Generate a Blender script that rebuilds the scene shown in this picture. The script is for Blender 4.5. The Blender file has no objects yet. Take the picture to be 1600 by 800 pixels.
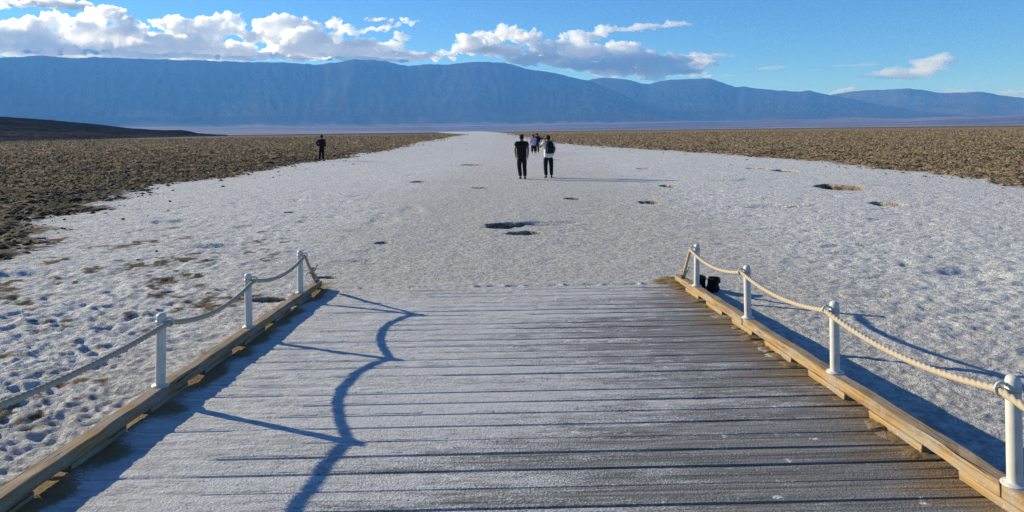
import bpy, bmesh, math, random
import numpy as np
from mathutils import Vector, Matrix, noise as mnoise

SC = bpy.context.scene
COL = SC.collection
R = math.radians

# ------------------------------------------------------------------ camera, sky, sun, exposure
YAW, ROLL, PITCH = 0.0212, 0.0124, 0.021
cam = bpy.data.cameras.new("camera")
cam.sensor_width = 36.0
cam.lens = 24.975
cam.shift_y = -218.8 / 1600
cam.clip_start = 0.05
cam.clip_end = 200000
cam_ob = bpy.data.objects.new("camera", cam)
COL.objects.link(cam_ob)
fw = Vector((math.sin(YAW) * math.cos(PITCH), math.cos(YAW) * math.cos(PITCH), math.sin(PITCH)))
rt = Vector((math.cos(YAW), -math.sin(YAW), 0))
up = rt.cross(fw)
rt2 = rt * math.cos(ROLL) - up * math.sin(ROLL)
up2 = rt * math.sin(ROLL) + up * math.cos(ROLL)
m3 = Matrix((rt2, up2, -fw)).transposed()
cam_ob.matrix_world = Matrix.Translation((-0.007, 0, 1.9)) @ m3.to_4x4()
SC.camera = cam_ob

SUN_AZ, SUN_EL = R(-62.0), R(18.3)          # clockwise from +Y; the sun stands front left
sun_dir = Vector((math.sin(SUN_AZ) * math.cos(SUN_EL), math.cos(SUN_AZ) * math.cos(SUN_EL), math.sin(SUN_EL)))
W = bpy.data.worlds.new("World")
SC.world = W
W.use_nodes = True
nt = W.node_tree
bg = nt.nodes["Background"]
sky = nt.nodes.new("ShaderNodeTexSky")
sky.sky_type = 'NISHITA'
sky.sun_disc = False
sky.sun_elevation = SUN_EL
sky.sun_rotation = SUN_AZ
sky.altitude = 1500
sky.air_density = 1.0
sky.dust_density = 0.0
sky.ozone_density = 9.0
nt.links.new(sky.outputs[0], bg.inputs[0])
bg.inputs[1].default_value = 0.093

sl = bpy.data.lights.new("sun", 'SUN')
sl.energy = 4.2
sl.angle = R(0.53)
sl.color = (1.0, 0.945, 0.78)
sun_ob = bpy.data.objects.new("sun", sl)
sun_ob.rotation_euler = sun_dir.to_track_quat('Z', 'Y').to_euler()
COL.objects.link(sun_ob)

SC.view_settings.view_transform = 'Standard'
SC.view_settings.look = 'None'
SC.view_settings.exposure = 0.77
SC.view_settings.gamma = 1.0
SC.cycles.use_denoising = True
SC.cycles.denoising_prefilter = 'NONE'
SC.cycles.max_bounces = 18
SC.cycles.diffuse_bounces = 3
SC.cycles.volume_bounces = 16
SC.cycles.transparent_max_bounces = 48
SC.cycles.sample_clamp_indirect = 6.0

# ------------------------------------------------------------------ helpers
def tag(o, label=None, cat=None, group=None, kind=None):
    if label: o["label"] = label
    if cat: o["category"] = cat
    if group: o["group"] = group
    if kind: o["kind"] = kind
    return o

def empty(name, loc=(0, 0, 0), rz=0.0):
    o = bpy.data.objects.new(name, None)
    o.location = loc
    o.rotation_euler = (0, 0, rz)
    o.empty_display_size = 0.1
    COL.objects.link(o)
    return o

def link(name, me, mat=None, parent=None):
    if mat is not None and not me.materials: me.materials.append(mat)
    o = bpy.data.objects.new(name, me)
    COL.objects.link(o)
    if parent: o.parent = parent
    return o

def smooth(me, on=True):
    me.polygons.foreach_set("use_smooth", np.full(len(me.polygons), on))
    me.update()
    return me

def bm_mesh(name, bm, sm=False):
    me = bpy.data.meshes.new(name)
    bm.to_mesh(me); bm.free()
    if sm: smooth(me)
    return me

def np_mesh(name, V, F, sm=True):
    """V (n,3), F (m,4) or (m,3) arrays"""
    me = bpy.data.meshes.new(name)
    V = np.asarray(V, np.float32); F = np.asarray(F, np.int32)
    k = F.shape[1]
    me.vertices.add(len(V)); me.vertices.foreach_set("co", V.ravel())
    me.loops.add(F.size); me.loops.foreach_set("vertex_index", F.ravel())
    me.polygons.add(len(F))
    me.polygons.foreach_set("loop_start", np.arange(0, F.size, k, dtype=np.int32))
    me.polygons.foreach_set("loop_total", np.full(len(F), k, np.int32))
    me.update(calc_edges=True)
    if sm: smooth(me)
    return me

def grid_faces(nr, nc, wrap=False):
    i = np.arange(nr - 1)[:, None]; j = np.arange(nc if wrap else nc - 1)[None, :]
    j2 = (j + 1) % nc
    a = i * nc + j; b = i * nc + j2; c = (i + 1) * nc + j2; d = (i + 1) * nc + j
    return np.stack([a + 0 * d, b + 0 * d, c, d], -1).reshape(-1, 4)

def attr(me, name, arr):
    a = me.attributes.new(name, 'FLOAT', 'POINT')
    a.data.foreach_set("value", np.asarray(arr, np.float32).ravel())

def gn(x, y, seed=0):
    """gradient noise, about -0.7..0.7"""
    x = np.asarray(x, float); y = np.asarray(y, float)
    xi = np.floor(x).astype(np.int64); yi = np.floor(y).astype(np.int64)
    xf = x - xi; yf = y - yi
    u = xf * xf * xf * (xf * (xf * 6 - 15) + 10); v = yf * yf * yf * (yf * (yf * 6 - 15) + 10)
    def g(ix, iy, dx, dy):
        h = (ix * 374761393 + iy * 668265263 + seed * 1446651) & 0xffffffff
        h = ((h ^ (h >> 13)) * 1274126177) & 0xffffffff
        h = h ^ (h >> 16)
        a = h * (2 * math.pi / 4294967296.0)
        return np.cos(a) * dx + np.sin(a) * dy
    n00 = g(xi, yi, xf, yf); n10 = g(xi + 1, yi, xf - 1, yf)
    n01 = g(xi, yi + 1, xf, yf - 1); n11 = g(xi + 1, yi + 1, xf - 1, yf - 1)
    return (n00 * (1 - u) + n10 * u) * (1 - v) + (n01 * (1 - u) + n11 * u) * v

def sst(a, b, x):
    t = np.clip((np.asarray(x, float) - a) / (b - a), 0, 1)
    return t * t * (3 - 2 * t)

# ------------------------------------------------------------------ materials
class NT:
    """small node-tree helper"""
    def __init__(self, name):
        self.m = bpy.data.materials.new(name); self.m.use_nodes = True
        self.t = self.m.node_tree; self.n = self.t.nodes; self.l = self.t.links
        self.b = self.n.get("Principled BSDF"); self.out = self.n.get("Material Output")
    def new(self, typ, **kw):
        n = self.n.new(typ)
        for k, v in kw.items(): setattr(n, k, v)
        return n
    def set(self, sock, v):
        if isinstance(v, (int, float)): sock.default_value = v
        elif isinstance(v, tuple): sock.default_value = v + (1,) if len(sock.default_value) == 4 and len(v) == 3 else v
        else: self.l.new(v, sock)
    def pos(self): return self.new("ShaderNodeNewGeometry").outputs["Position"]
    def obj(self): return self.new("ShaderNodeTexCoord").outputs["Object"]
    def rnd(self): return self.new("ShaderNodeObjectInfo").outputs["Random"]
    def at(self, name): return self.new("ShaderNodeAttribute", attribute_name=name).outputs["Fac"]
    def mapping(self, v, scale=(1, 1, 1), loc=(0, 0, 0)):
        n = self.new("ShaderNodeMapping"); self.l.new(v, n.inputs[0]); n.inputs["Scale"].default_value = scale
        self.set(n.inputs["Location"], loc); return n.outputs[0]
    def noise(self, v, scale, detail=4, rough=.55, dist=0.0):
        n = self.new("ShaderNodeTexNoise"); self.l.new(v, n.inputs["Vector"])
        n.inputs["Scale"].default_value = scale; n.inputs["Detail"].default_value = detail
        n.inputs["Roughness"].default_value = rough; n.inputs["Distortion"].default_value = dist
        return n.outputs["Fac"]
    def ramp(self, f, a, b, lo=0.0, hi=1.0):
        n = self.new("ShaderNodeMapRange"); n.interpolation_type = 'SMOOTHSTEP'
        self.l.new(f, n.inputs[0]); n.inputs[1].default_value = a; n.inputs[2].default_value = b
        n.inputs[3].default_value = lo; n.inputs[4].default_value = hi
        return n.outputs[0]
    def math(self, op, a, b=0.0, c=None):
        n = self.new("ShaderNodeMath", operation=op); self.set(n.inputs[0], a); self.set(n.inputs[1], b)
        if c is not None: self.set(n.inputs[2], c)
        return n.outputs[0]
    def mix(self, f, a, b):
        n = self.new("ShaderNodeMix", data_type='RGBA'); self.set(n.inputs[0], f)
        self.set(n.inputs[6], a); self.set(n.inputs[7], b); return n.outputs[2]
    def bump(self, h, strength=.5, dist=.01, prev=None):
        n = self.new("ShaderNodeBump"); self.l.new(h, n.inputs["Height"])
        self.set(n.inputs["Strength"], strength); self.set(n.inputs["Distance"], dist)
        if prev is not None: self.l.new(prev, n.inputs["Normal"])
        return n.outputs[0]
    def done(self, col=None, rough=None, nrm=None, **kw):
        if col is not None: self.set(self.b.inputs["Base Color"], col)
        if rough is not None: self.set(self.b.inputs["Roughness"], rough)
        if nrm is not None: self.l.new(nrm, self.b.inputs["Normal"])
        for k, v in kw.items(): self.set(self.b.inputs[k.replace('_', ' ')], v)
        return self.m

def cloth(name, col, rough=.85, scale=60):
    t = NT(name); p = t.obj()
    n = t.noise(p, scale, 3)
    c = t.mix(n, tuple(x * .75 for x in col), tuple(min(1, x * 1.25) for x in col))
    return t.done(c, rough, t.bump(t.noise(p, 18, 3), .5, .02), **{"Specular IOR Level": .2})

def mat_salt_ground():
    t = NT("salt_and_mud"); p = t.pos()
    salt, dirt, mud, dark, worn = (t.at(k) for k in ("salt", "dirt", "mud", "dark", "worn"))
    n1 = t.noise(p, 1.7, 5, .6); n2 = t.noise(p, 14, 6, .65); n3 = t.noise(p, 60, 4, .6)
    n4 = t.noise(p, 5.5, 5, .7); n5 = t.noise(p, 2.4, 5, .7)
    white = t.mix(t.ramp(n2, .35, .65), (.47, .47, .47), (.78, .78, .77))
    grey = t.mix(t.ramp(n2, .3, .7), (.34, .325, .31), (.66, .645, .62))
    sc = t.mix(worn, white, grey)
    sc = t.mix(t.ramp(n4, .50, .66, 0, .55), sc, (.33, .315, .30))
    sc = t.mix(t.ramp(n1, .52, .75, 0, .35), sc, (.44, .39, .33))
    brown = t.mix(t.ramp(n2, .3, .7), (.07, .05, .03), (.19, .145, .095))
    d2 = t.ramp(t.math('ADD', dirt, t.math('MULTIPLY', t.math('SUBTRACT', n2, .5), 1.2)), .35, .75)
    sc = t.mix(d2, sc, brown)
    tan = t.mix(t.ramp(n2, .3, .72), (.22, .155, .09), (.62, .46, .275))
    tan = t.mix(t.ramp(n1, .5, .8, 0, .5), tan, (.42, .32, .20))
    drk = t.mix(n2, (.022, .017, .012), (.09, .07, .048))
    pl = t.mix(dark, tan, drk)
    c = t.mix(t.ramp(t.math('ADD', salt, t.math('MULTIPLY', t.math('SUBTRACT', t.math('ADD', t.math('MULTIPLY', n2, .5), t.math('MULTIPLY', n4, .5)), .5), 1.7)), .35, .65), pl, sc)
    c = t.mix(mud, c, t.mix(t.ramp(n2, .35, .65), (.05, .033, .016), (.34, .22, .10)))
    clod_shade_dirt = t.math('ADD', t.math('MULTIPLY', t.noise(p, 2.6, 7, .8), .75), t.math('MULTIPLY', t.noise(p, .33, 3, .6), .25))
    c = t.mix(t.math('MULTIPLY', t.math('SUBTRACT', 1.0, salt), t.ramp(clod_shade_dirt, .41, .54, .88, 0)), c, (.026, .018, .011))  # dark mottling: shadows between clods put into the colour, along with dirt tone
    b = t.bump(n5, .8, t.math('MULTIPLY', t.math('SUBTRACT', 1.0, salt), .30)); b = t.bump(n4, t.math('SUBTRACT', 1.0, t.math('MULTIPLY', worn, .45)), .07, b); b = t.bump(n2, 1.0, .045, b); b = t.bump(n3, .9, .014, b)
    return t.done(c, t.mix(mud, (.9, .9, .9), (.7, .7, .7)), b, **{"Specular IOR Level": .06})

def mat_wood():
    """weathered deck board: grey grain, salt frost, damp amber ends by the right kerb"""
    t = NT("weathered_deck_wood"); p = t.pos(); r = t.rnd()
    sep = t.new("ShaderNodeSeparateXYZ"); t.l.new(p, sep.inputs[0]); x, y = sep.outputs[0], sep.outputs[1]
    off = t.new("ShaderNodeCombineXYZ"); t.set(off.inputs[0], t.math('MULTIPLY', r, 37.0)); t.set(off.inputs[2], t.math('MULTIPLY', r, 11.0))
    pv = t.new("ShaderNodeVectorMath", operation='ADD'); t.l.new(p, pv.inputs[0]); t.l.new(off.outputs[0], pv.inputs[1]); pv = pv.outputs[0]
    grain = t.noise(t.mapping(pv, (1.3, 55, 20)), 1.0, 6, .65, .6)
    fine = t.noise(t.mapping(pv, (6, 190, 60)), 1.0, 4, .6)
    blot = t.noise(t.mapping(pv, (1.2, 5, 3)), 1.0, 4)
    g = t.mix(t.ramp(grain, .32, .68), (.075, .073, .072), (.27, .265, .265))
    g = t.mix(t.ramp(blot, .45, .7, 0, .35), g, (.15, .145, .145))
    g = t.mix(t.math('MULTIPLY', r, .45), g, (.09, .085, .083))
    damp = t.ramp(t.math('ADD', x, t.math('MULTIPLY', t.math('SUBTRACT', blot, .5), 1.3)), 1.72, 2.2)
    amber = t.mix(t.ramp(grain, .3, .7), (.05, .03, .016), (.30, .19, .085))
    lamb = t.ramp(t.math('ADD', x, t.math('MULTIPLY', t.math('SUBTRACT', blot, .5), .35)), -1.98, -2.08)
    g = t.mix(t.math('MULTIPLY', damp, .85), g, amber)
    g = t.mix(lamb, g, t.mix(t.ramp(grain, .3, .7), (.16, .11, .06), (.42, .31, .18)))
    # frost of salt: streaks along the board, thicker to the left and the far end
    fr = t.noise(t.mapping(p, (3.2, 17, 8)), 1.0, 8, .68)
    spk = t.noise(p, 95, 3, .6)
    lvl = t.math('ADD', t.math('ADD', t.math('MULTIPLY', x, -.15), t.math('MULTIPLY', y, .045)), t.math('MULTIPLY_ADD', r, .24, -.17))
    f = t.math('ADD', t.math('ADD', fr, lvl), t.math('MULTIPLY', t.math('SUBTRACT', spk, .5), .8))
    f = t.math('ADD', f, t.math('MULTIPLY', t.math('SUBTRACT', fine, .5), .35))
    sf = t.ramp(f, .40, .74, .03, .85)
    sf = t.math('MULTIPLY', sf, t.math('SUBTRACT', 1.0, t.math('MULTIPLY', damp, .75)))
    c = t.mix(sf, g, t.mix(spk, (.44, .44, .45), (.72, .72, .73)))
    bits = t.ramp(t.noise(p, 6, 7, .72), .63, .70)
    c = t.mix(bits, c, (.72, .71, .70))
    b = t.bump(grain, .8, .006); b = t.bump(fine, .5, .003, b); b = t.bump(t.math('ADD', spk, fr), .9, .010, b); b = t.bump(t.noise(p, 28, 4, .6), .5, .012, b)
    return t.done(c, .8, b, **{"Specular IOR Level": .25})

def mat_kerb_wood():
    t = NT("golden_kerb_wood"); p = t.obj(); r = t.rnd()
    grain = t.noise(t.mapping(p, (60, 1.6, 45)), 1.0, 6, .65, .5)
    blot = t.noise(p, 3.0, 5, .65); spk = t.noise(p, 60, 4, .6)
    c = t.mix(t.ramp(grain, .33, .66), (.13, .072, .026), (.43, .27, .105))
    c = t.mix(t.ramp(blot, .36, .60, 0, .9), c, t.mix(grain, (.17, .14, .11), (.38, .32, .25)))
    cr = t.ramp(t.noise(t.mapping(p, (45, 1.4, 40)), 1.0, 4, .6), .60, .66)
    c = t.mix(cr, c, (.035, .022, .012))
    c = t.mix(t.ramp(t.math('ADD', spk, t.math('MULTIPLY', blot, .5)), .86, 1.0, 0, .7), c, (.55, .50, .43))
    b = t.bump(grain, .45, .004); b = t.bump(cr, -.9, .01, b); b = t.bump(spk, .3, .003, b)
    return t.done(c, .8, b, **{"Specular IOR Level": .2})

def mat_crust():
    t = NT("salt_crust"); p = t.pos(); dirt = t.at("dirt")
    fr = t.noise(t.mapping(p, (4, 22, 8)), 1.0, 7, .65)
    n2 = t.noise(p, 55, 5, .65); n3 = t.noise(p, 170, 3, .6)
    c = t.mix(t.ramp(fr, .35, .65), (.40, .40, .41), (.62, .62, .63))
    c = t.mix(t.ramp(n2, .5, .75, 0, .6), c, (.76, .76, .76))
    sy = t.new('ShaderNodeSeparateXYZ'); t.l.new(p, sy.inputs[0])
    g2 = t.noise(p, 14, 6, .65); g4 = t.noise(p, 5.5, 5, .7)
    gr = t.mix(t.ramp(g2, .3, .7), (.34, .325, .31), (.66, .645, .62)); gr = t.mix(t.ramp(g4, .50, .66, 0, .55), gr, (.33, .315, .30))
    c = t.mix(t.ramp(t.math('ADD', sy.outputs[1], t.math('MULTIPLY', t.math('SUBTRACT', g4, .5), 2.5)), 7.2, 8.9), c, gr)
    d = t.ramp(t.math('ADD', dirt, t.math('MULTIPLY', t.math('SUBTRACT', n2, .5), 1.0)), .3, .8)
    c = t.mix(d, c, t.mix(n2, (.11, .07, .03), (.36, .25, .12)))
    b = t.bump(t.noise(t.mapping(p, (9, 30, 20)), 1.0, 4), .8, .016); b = t.bump(t.noise(p, 22, 4, .65), .6, .02, b); b = t.bump(n2, 1.0, .018, b); b = t.bump(n3, .8, .006, b)
    return t.done(c, .85, b, **{"Specular IOR Level": .25})

def mat_post():
    t = NT("white_painted_steel"); p = t.obj()
    n = t.noise(p, 14, 5, .6); n2 = t.noise(t.mapping(p, (30, 30, 5)), 1.0, 4)
    c = t.mix(t.ramp(n, .4, .75, 0, .6), (.60, .58, .54), (.42, .39, .35))
    c = t.mix(t.ramp(n2, .58, .72, 0, .6), c, (.40, .32, .24))
    return t.done(c, .45, t.bump(n, .15, .004))

def mat_rope():
    t = NT("weathered_rope"); p = t.obj()
    n = t.noise(p, 220, 3, .6); n2 = t.noise(p, 6, 3)
    c = t.mix(n, (.27, .215, .15), (.58, .50, .38))
    c = t.mix(t.ramp(n2, .4, .7, 0, .5), c, (.40, .34, .30))
    return t.done(c, .9, t.bump(n, .6, .003), **{"Specular IOR Level": .1})

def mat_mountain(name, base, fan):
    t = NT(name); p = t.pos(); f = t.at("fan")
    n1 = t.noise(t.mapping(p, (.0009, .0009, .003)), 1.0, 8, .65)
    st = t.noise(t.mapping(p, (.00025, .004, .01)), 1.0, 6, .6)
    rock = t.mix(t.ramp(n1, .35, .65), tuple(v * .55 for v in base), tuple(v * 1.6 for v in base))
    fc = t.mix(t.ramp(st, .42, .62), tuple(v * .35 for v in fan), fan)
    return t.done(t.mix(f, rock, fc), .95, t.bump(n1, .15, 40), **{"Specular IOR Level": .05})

def mat_hill():
    t = NT("dark_gravel_slope"); p = t.pos()
    n = t.noise(t.mapping(p, (.04, .02, .2)), 1.0, 8, .7); n2 = t.noise(p, .5, 6, .7)
    low = t.at("low")
    c = t.mix(t.ramp(n, .35, .7), (.010, .0085, .0075), (.040, .033, .029))
    sp = t.ramp(t.math('ADD', n2, t.math('MULTIPLY', n, .5)), .68, .86)
    c = t.mix(t.math('MULTIPLY', sp, low), c, (.09, .085, .085))
    return t.done(c, .95, t.bump(n2, .8, 1.0), **{"Specular IOR Level": .0})

def mat_cloud(name, dens, aniso=.45, col=(1, 1, 1)):
    m = bpy.data.materials.new(name); m.use_nodes = True
    n = m.node_tree.nodes; n.remove(n["Principled BSDF"])
    v = n.new("ShaderNodeVolumeScatter"); v.inputs["Color"].default_value = col + (1,)
    v.inputs["Density"].default_value = dens; v.inputs["Anisotropy"].default_value = aniso
    m.node_tree.links.new(v.outputs[0], n["Material Output"].inputs["Volume"])
    return m

# ------------------------------------------------------------------ the ground: one polar sheet out to the mountains
DH0, DS = 0.3732, 0.043                       # deck height above the salt at y = 0 and its fall per metre
def deck_z(y): return DH0 - DS * y
DECK_END = 8.70
LBX = np.array([(-50, -16), (5, -11.5), (10, -8.4), (11.6, -8.3), (13.8, -9.5), (17.6, -10.6), (23, -11.8), (30.8, -13.1), (37.6, -12.7), (48.5, -12), (78, -12.5), (135, -15.4), (272, -18.8), (450, -19), (600, -32), (1000, -75), (3000, -260)])
RBX = np.array([(-50, 17), (22, 16.7), (26, 17.3), (37, 17.5), (45, 17.3), (56, 16.5), (70, 14.1), (80, 12.5), (115, 9.6), (177, 8.5), (320, 8.1), (500, 8), (1000, 2), (3000, -60)])
HOLES = [(.10, 14.36, .36, .42, .22), (.72, 14.62, .5, .24, .10), (.50, 13.28, .30, .22, .18), (10.72, 22.05, .60, .95, .42), (9.45, 17.1, .28, .46, .34),
         (12.75, 31.3, .42, .9, .3), (12.3, 33.6, .35, .5, .15), (3.95, 18.7, .25, .32, .16), (5.65, 23.6, .22, .45, .16), (-2.0, 12.3, .10, .12, .10), (2.1, 19.8, .24, .26, .09),
         (-2.28, 9.46, .15, .08, .10), (-2.62, 8.2, .2, .1, .09), (7.2, 17.3, .12, .12, .08), (5.6, 15.6, .1, .1, .07), (-5.0, 17.2, .12, .14, .08), (-3.0, 27, .25, .4, .12), (-.6, 24, .25, .25, .08),
         (3.6, 46, .5, .8, .15), (-1.5, 41, .6, .8, .15), (7.0, 34, .3, .4, .12)]
DENTS = [(-4.9, 12.3, .45, .22, .05), (-6.7, 10.1, .5, .25, .06), (6.8, 17.3, .9, .5, .06), (9.3, 25.8, 1.2, .7, .06), (-7.2, 15.9, .5, .3, .06), (-2.1, 10.6, .3, .12, .02), (-2.0, 11.4, .25, .3, .015),
         (-2.5, 15.5, .35, .9, .02), (-2.1, 17.5, .3, .9, .02), (6.2, 9.2, .5, .3, .05), (1.0, 14.7, .8, .3, .05)]

def ground_fields(x, y, sp):
    r = np.hypot(x, y)
    def o(w, amp, seed, mode=0):
        k = np.clip((w / sp - 2.0) / 2.0, 0, 1)
        n = gn(x / w, y / w, seed)
        if mode == 1: n = np.abs(n) * 2.2 - .55
        if mode == 2: n = .55 - np.abs(n) * 2.2
        return n * amp * k
    ws = np.clip(y / 60, 1, 8)
    warp = (gn(x / 5 / ws, y / 5 / ws, 1) * 1.6 + gn(x / 1.4 / ws, y / 1.4 / ws, 2) * .8 + gn(x / .45, y / .45, 3) * .6) * ws ** .5
    xl = np.interp(y, LBX[:, 0], LBX[:, 1]); xr = np.interp(y, RBX[:, 0], RBX[:, 1])
    wd = np.clip(y * .03, 1.1, 6)
    salt = sst(-wd, wd, x - xl + warp * np.where(y < 300, 1, .5)) * sst(-wd, wd, xr - x + warp * .8)
    salt = np.where(r > 3600, np.maximum(salt, sst(3600, 4600, r)), salt)
    tr = 1 - sst(2.2, 5.2, np.abs(x - .6 - np.clip(y - 10, 0, 40) * .04) + gn(x / 2, y / 2, 7) * 1.2)
    tr = np.where(y > 0, tr, 0)
    tr = np.maximum(tr, sst(35, 80, y) * .7)
    rough = 1 - .72 * tr
    left = 1 - sst(-3.6, -2.5, x + gn(x / 1.5, y / 1.5, 8) * .8)
    left *= 1 - sst(10, 20, y)
    hs = o(.62, .014, 10) + o(.30, .016, 11, 1) + o(.17, .024, 12) + o(.105, .040, 13, 2) + o(.066, .034, 14) + o(.042, .022, 24)
    hs += o(.8, .014, 15) * left + o(.34, .012, 16, 2) * left + o(.17, .026, 22, 2) * left + o(.085, .034, 28, 2) * left
    hs -= (.11 - .06 * left) * np.clip(gn(x / .5, y / .34, 27) - .24, 0, 1) * np.clip((.4 / sp - 2) / 2, 0, 1)
    hs = hs * rough + o(2.6, .03, 17) + o(9, .05, 18)
    hs += .006 * (gn(x / .05, y / .05, 19)) * np.clip((.05 / sp - 2) / 2, 0, 1) + tr * o(.35, .012, 23)
    hp = o(.9, .07, 30, 2) + o(.42, .09, 31, 2) + o(.2, .05, 32, 1) + o(3, .08, 33) + o(.09, .02, 34) + .06
    hp += np.clip((r - 14) / 30, 0, 1) * (o(1.9, .16, 36, 2) + o(1.1, .12, 37, 2)) * np.clip(r / 60, .6, 1.6)
    hp += gn(x / 2.2, y / 2.2, 35) * .10 * np.clip((2.2 / sp - 1.0), 0, 1)
    hp -= .10
    edge = salt * (1 - salt) * 4
    z = hs * salt + hp * (1 - salt)
    dirt = np.clip(gn(x / 1.1, y / 1.1, 40) * 1.1 + gn(x / .30, y / .30, 41) * 1.0 + gn(x / .11, y / .11, 46) * .8 + .20, 0, 1) * left * 1.1
    dirt += np.clip(gn(x / .9, y / .9, 42) * 1.2 - .1, 0, 1) * (1 - sst(-7.0, -5.4, x)) * (1 - sst(9, 14, y))
    dirt += np.clip(gn(x / .5, y / .5, 45) + .25, 0, 1) * (1 - sst(2.26, 2.6, np.abs(x))) * sst(2.2, 2.25, np.abs(x)) * (y < 9) * .8
    dirt = np.clip(dirt + np.clip(gn(x / .8, y / .8, 43) * 1.6 - .55, 0, 1) * .8 + edge * .25, 0, 1)
    mud = np.zeros_like(x)
    for k, (cx, cy, rx, ry, dp) in enumerate(HOLES):
        near = (np.abs(x - cx) < rx * 3.2) & (np.abs(y - cy) < ry * 3.2)
        if not near.any(): continue
        xx, yy = x[near], y[near]
        q = np.hypot((xx - cx) / rx, (yy - cy) / ry) + gn(xx / rx * 1.3, yy / ry * 1.3, 60 + k) * .55
        ins = 1 - sst(.82, 1.08, q)
        z[near] -= dp * ins * (.8 + .4 * gn(xx / .08, yy / .08, 90)); mud[near] = np.maximum(mud[near], 1 - sst(.95, 1.3, q))
    for k, (cx, cy, rx, ry, dp) in enumerate(DENTS):
        q = np.hypot((x - cx) / rx, (y - cy) / ry) + gn(x / rx * 1.3, y / ry * 1.3, 160 + k) * .6
        z -= dp * (1 - sst(.5, 1.2, q))
    # the strip just past the last board is trodden smooth; under the deck the salt stays below the boards
    mat_ = (1 - sst(2.0, 2.6, np.abs(x))) * sst(8.4, 8.7, y) * (1 - sst(9.0, 10.5, y))
    z = z * (1 - .8 * mat_) - .004 * mat_
    under = (np.abs(x) < 2.40) & (y < DECK_END + .08) & (y > -4.2)
    z = np.where(under, np.minimum(z, deck_z(y) - .10), z)
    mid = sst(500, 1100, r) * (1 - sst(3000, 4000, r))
    darkL = (1 - sst(-6, -3, x)) * (1 - sst(35, 130, y) * .55)  # left playa: darker mud, plus shade of faces turned from the sun as colour
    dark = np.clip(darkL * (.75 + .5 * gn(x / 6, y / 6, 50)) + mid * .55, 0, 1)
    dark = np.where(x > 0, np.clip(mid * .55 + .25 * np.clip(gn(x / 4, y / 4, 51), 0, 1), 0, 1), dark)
    return z, salt, dirt, mud, dark, tr * (1 - .55 * sst(11, 45, y))

GROUND_MAT = mat_salt_ground()
def build_ground():
    az_f = np.radians(np.arange(-47.0, 47.01, .145))
    az_c = np.radians(np.arange(50, 310.1, 4.0))
    az = np.concatenate([az_f, az_c]); nc = len(az)
    rs = [1.2, 1.7, 2.1]
    while rs[-1] < 34: rs.append(rs[-1] * 1.0047)
    while rs[-1] < 130: rs.append(rs[-1] * 1.0085)
    while rs[-1] < 320: rs.append(rs[-1] * 1.013)
    while rs[-1] < 20500: rs.append(rs[-1] * 1.055)
    rs = np.array(rs)
    rr, aa = np.meshgrid(rs, az, indexing='ij')
    x = (rr * np.sin(aa)).ravel(); y = (rr * np.cos(aa)).ravel()
    dr = np.gradient(rs)
    sp = np.maximum(np.repeat(dr, nc), rr.ravel() * np.where(np.abs(((aa + math.pi) % (2 * math.pi)) - math.pi) < R(48), R(.145), R(4)).ravel())
    z, salt, dirt, mud, dark, tr = ground_fields(x, y, sp)
    V = np.stack([x, y, z], 1)
    F = grid_faces(len(rs), nc, wrap=True)[:, ::-1]
    V = np.vstack([V, [0, 0, -.1]])
    c = len(V) - 1
    j = np.arange(nc); F2 = np.stack([np.full(nc, c), (j + 1) % nc, j, j], 1)
    me = np_mesh("ground", V, F, True)
    # centre fan
    bmF = np.stack([(j + 1) % nc, j, np.full(nc, c)], 1)
    me2 = bpy.data.meshes.new("ground")
    Fl = np.concatenate([F.ravel(), bmF.ravel()]).astype(np.int32)
    st = np.concatenate([np.arange(len(F)) * 4, len(F) * 4 + np.arange(nc) * 3]).astype(np.int32)
    tt = np.concatenate([np.full(len(F), 4), np.full(nc, 3)]).astype(np.int32)
    bpy.data.meshes.remove(me)
    me2.vertices.add(len(V)); me2.vertices.foreach_set("co", V.astype(np.float32).ravel())
    me2.loops.add(len(Fl)); me2.loops.foreach_set("vertex_index", Fl)
    me2.polygons.add(len(st)); me2.polygons.foreach_set("loop_start", st); me2.polygons.foreach_set("loop_total", tt)
    me2.update(calc_edges=True); smooth(me2)
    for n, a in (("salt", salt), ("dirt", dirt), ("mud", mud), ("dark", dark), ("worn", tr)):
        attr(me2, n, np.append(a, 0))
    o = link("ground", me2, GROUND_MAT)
    tag(o, kind="structure")
build_ground()

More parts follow.
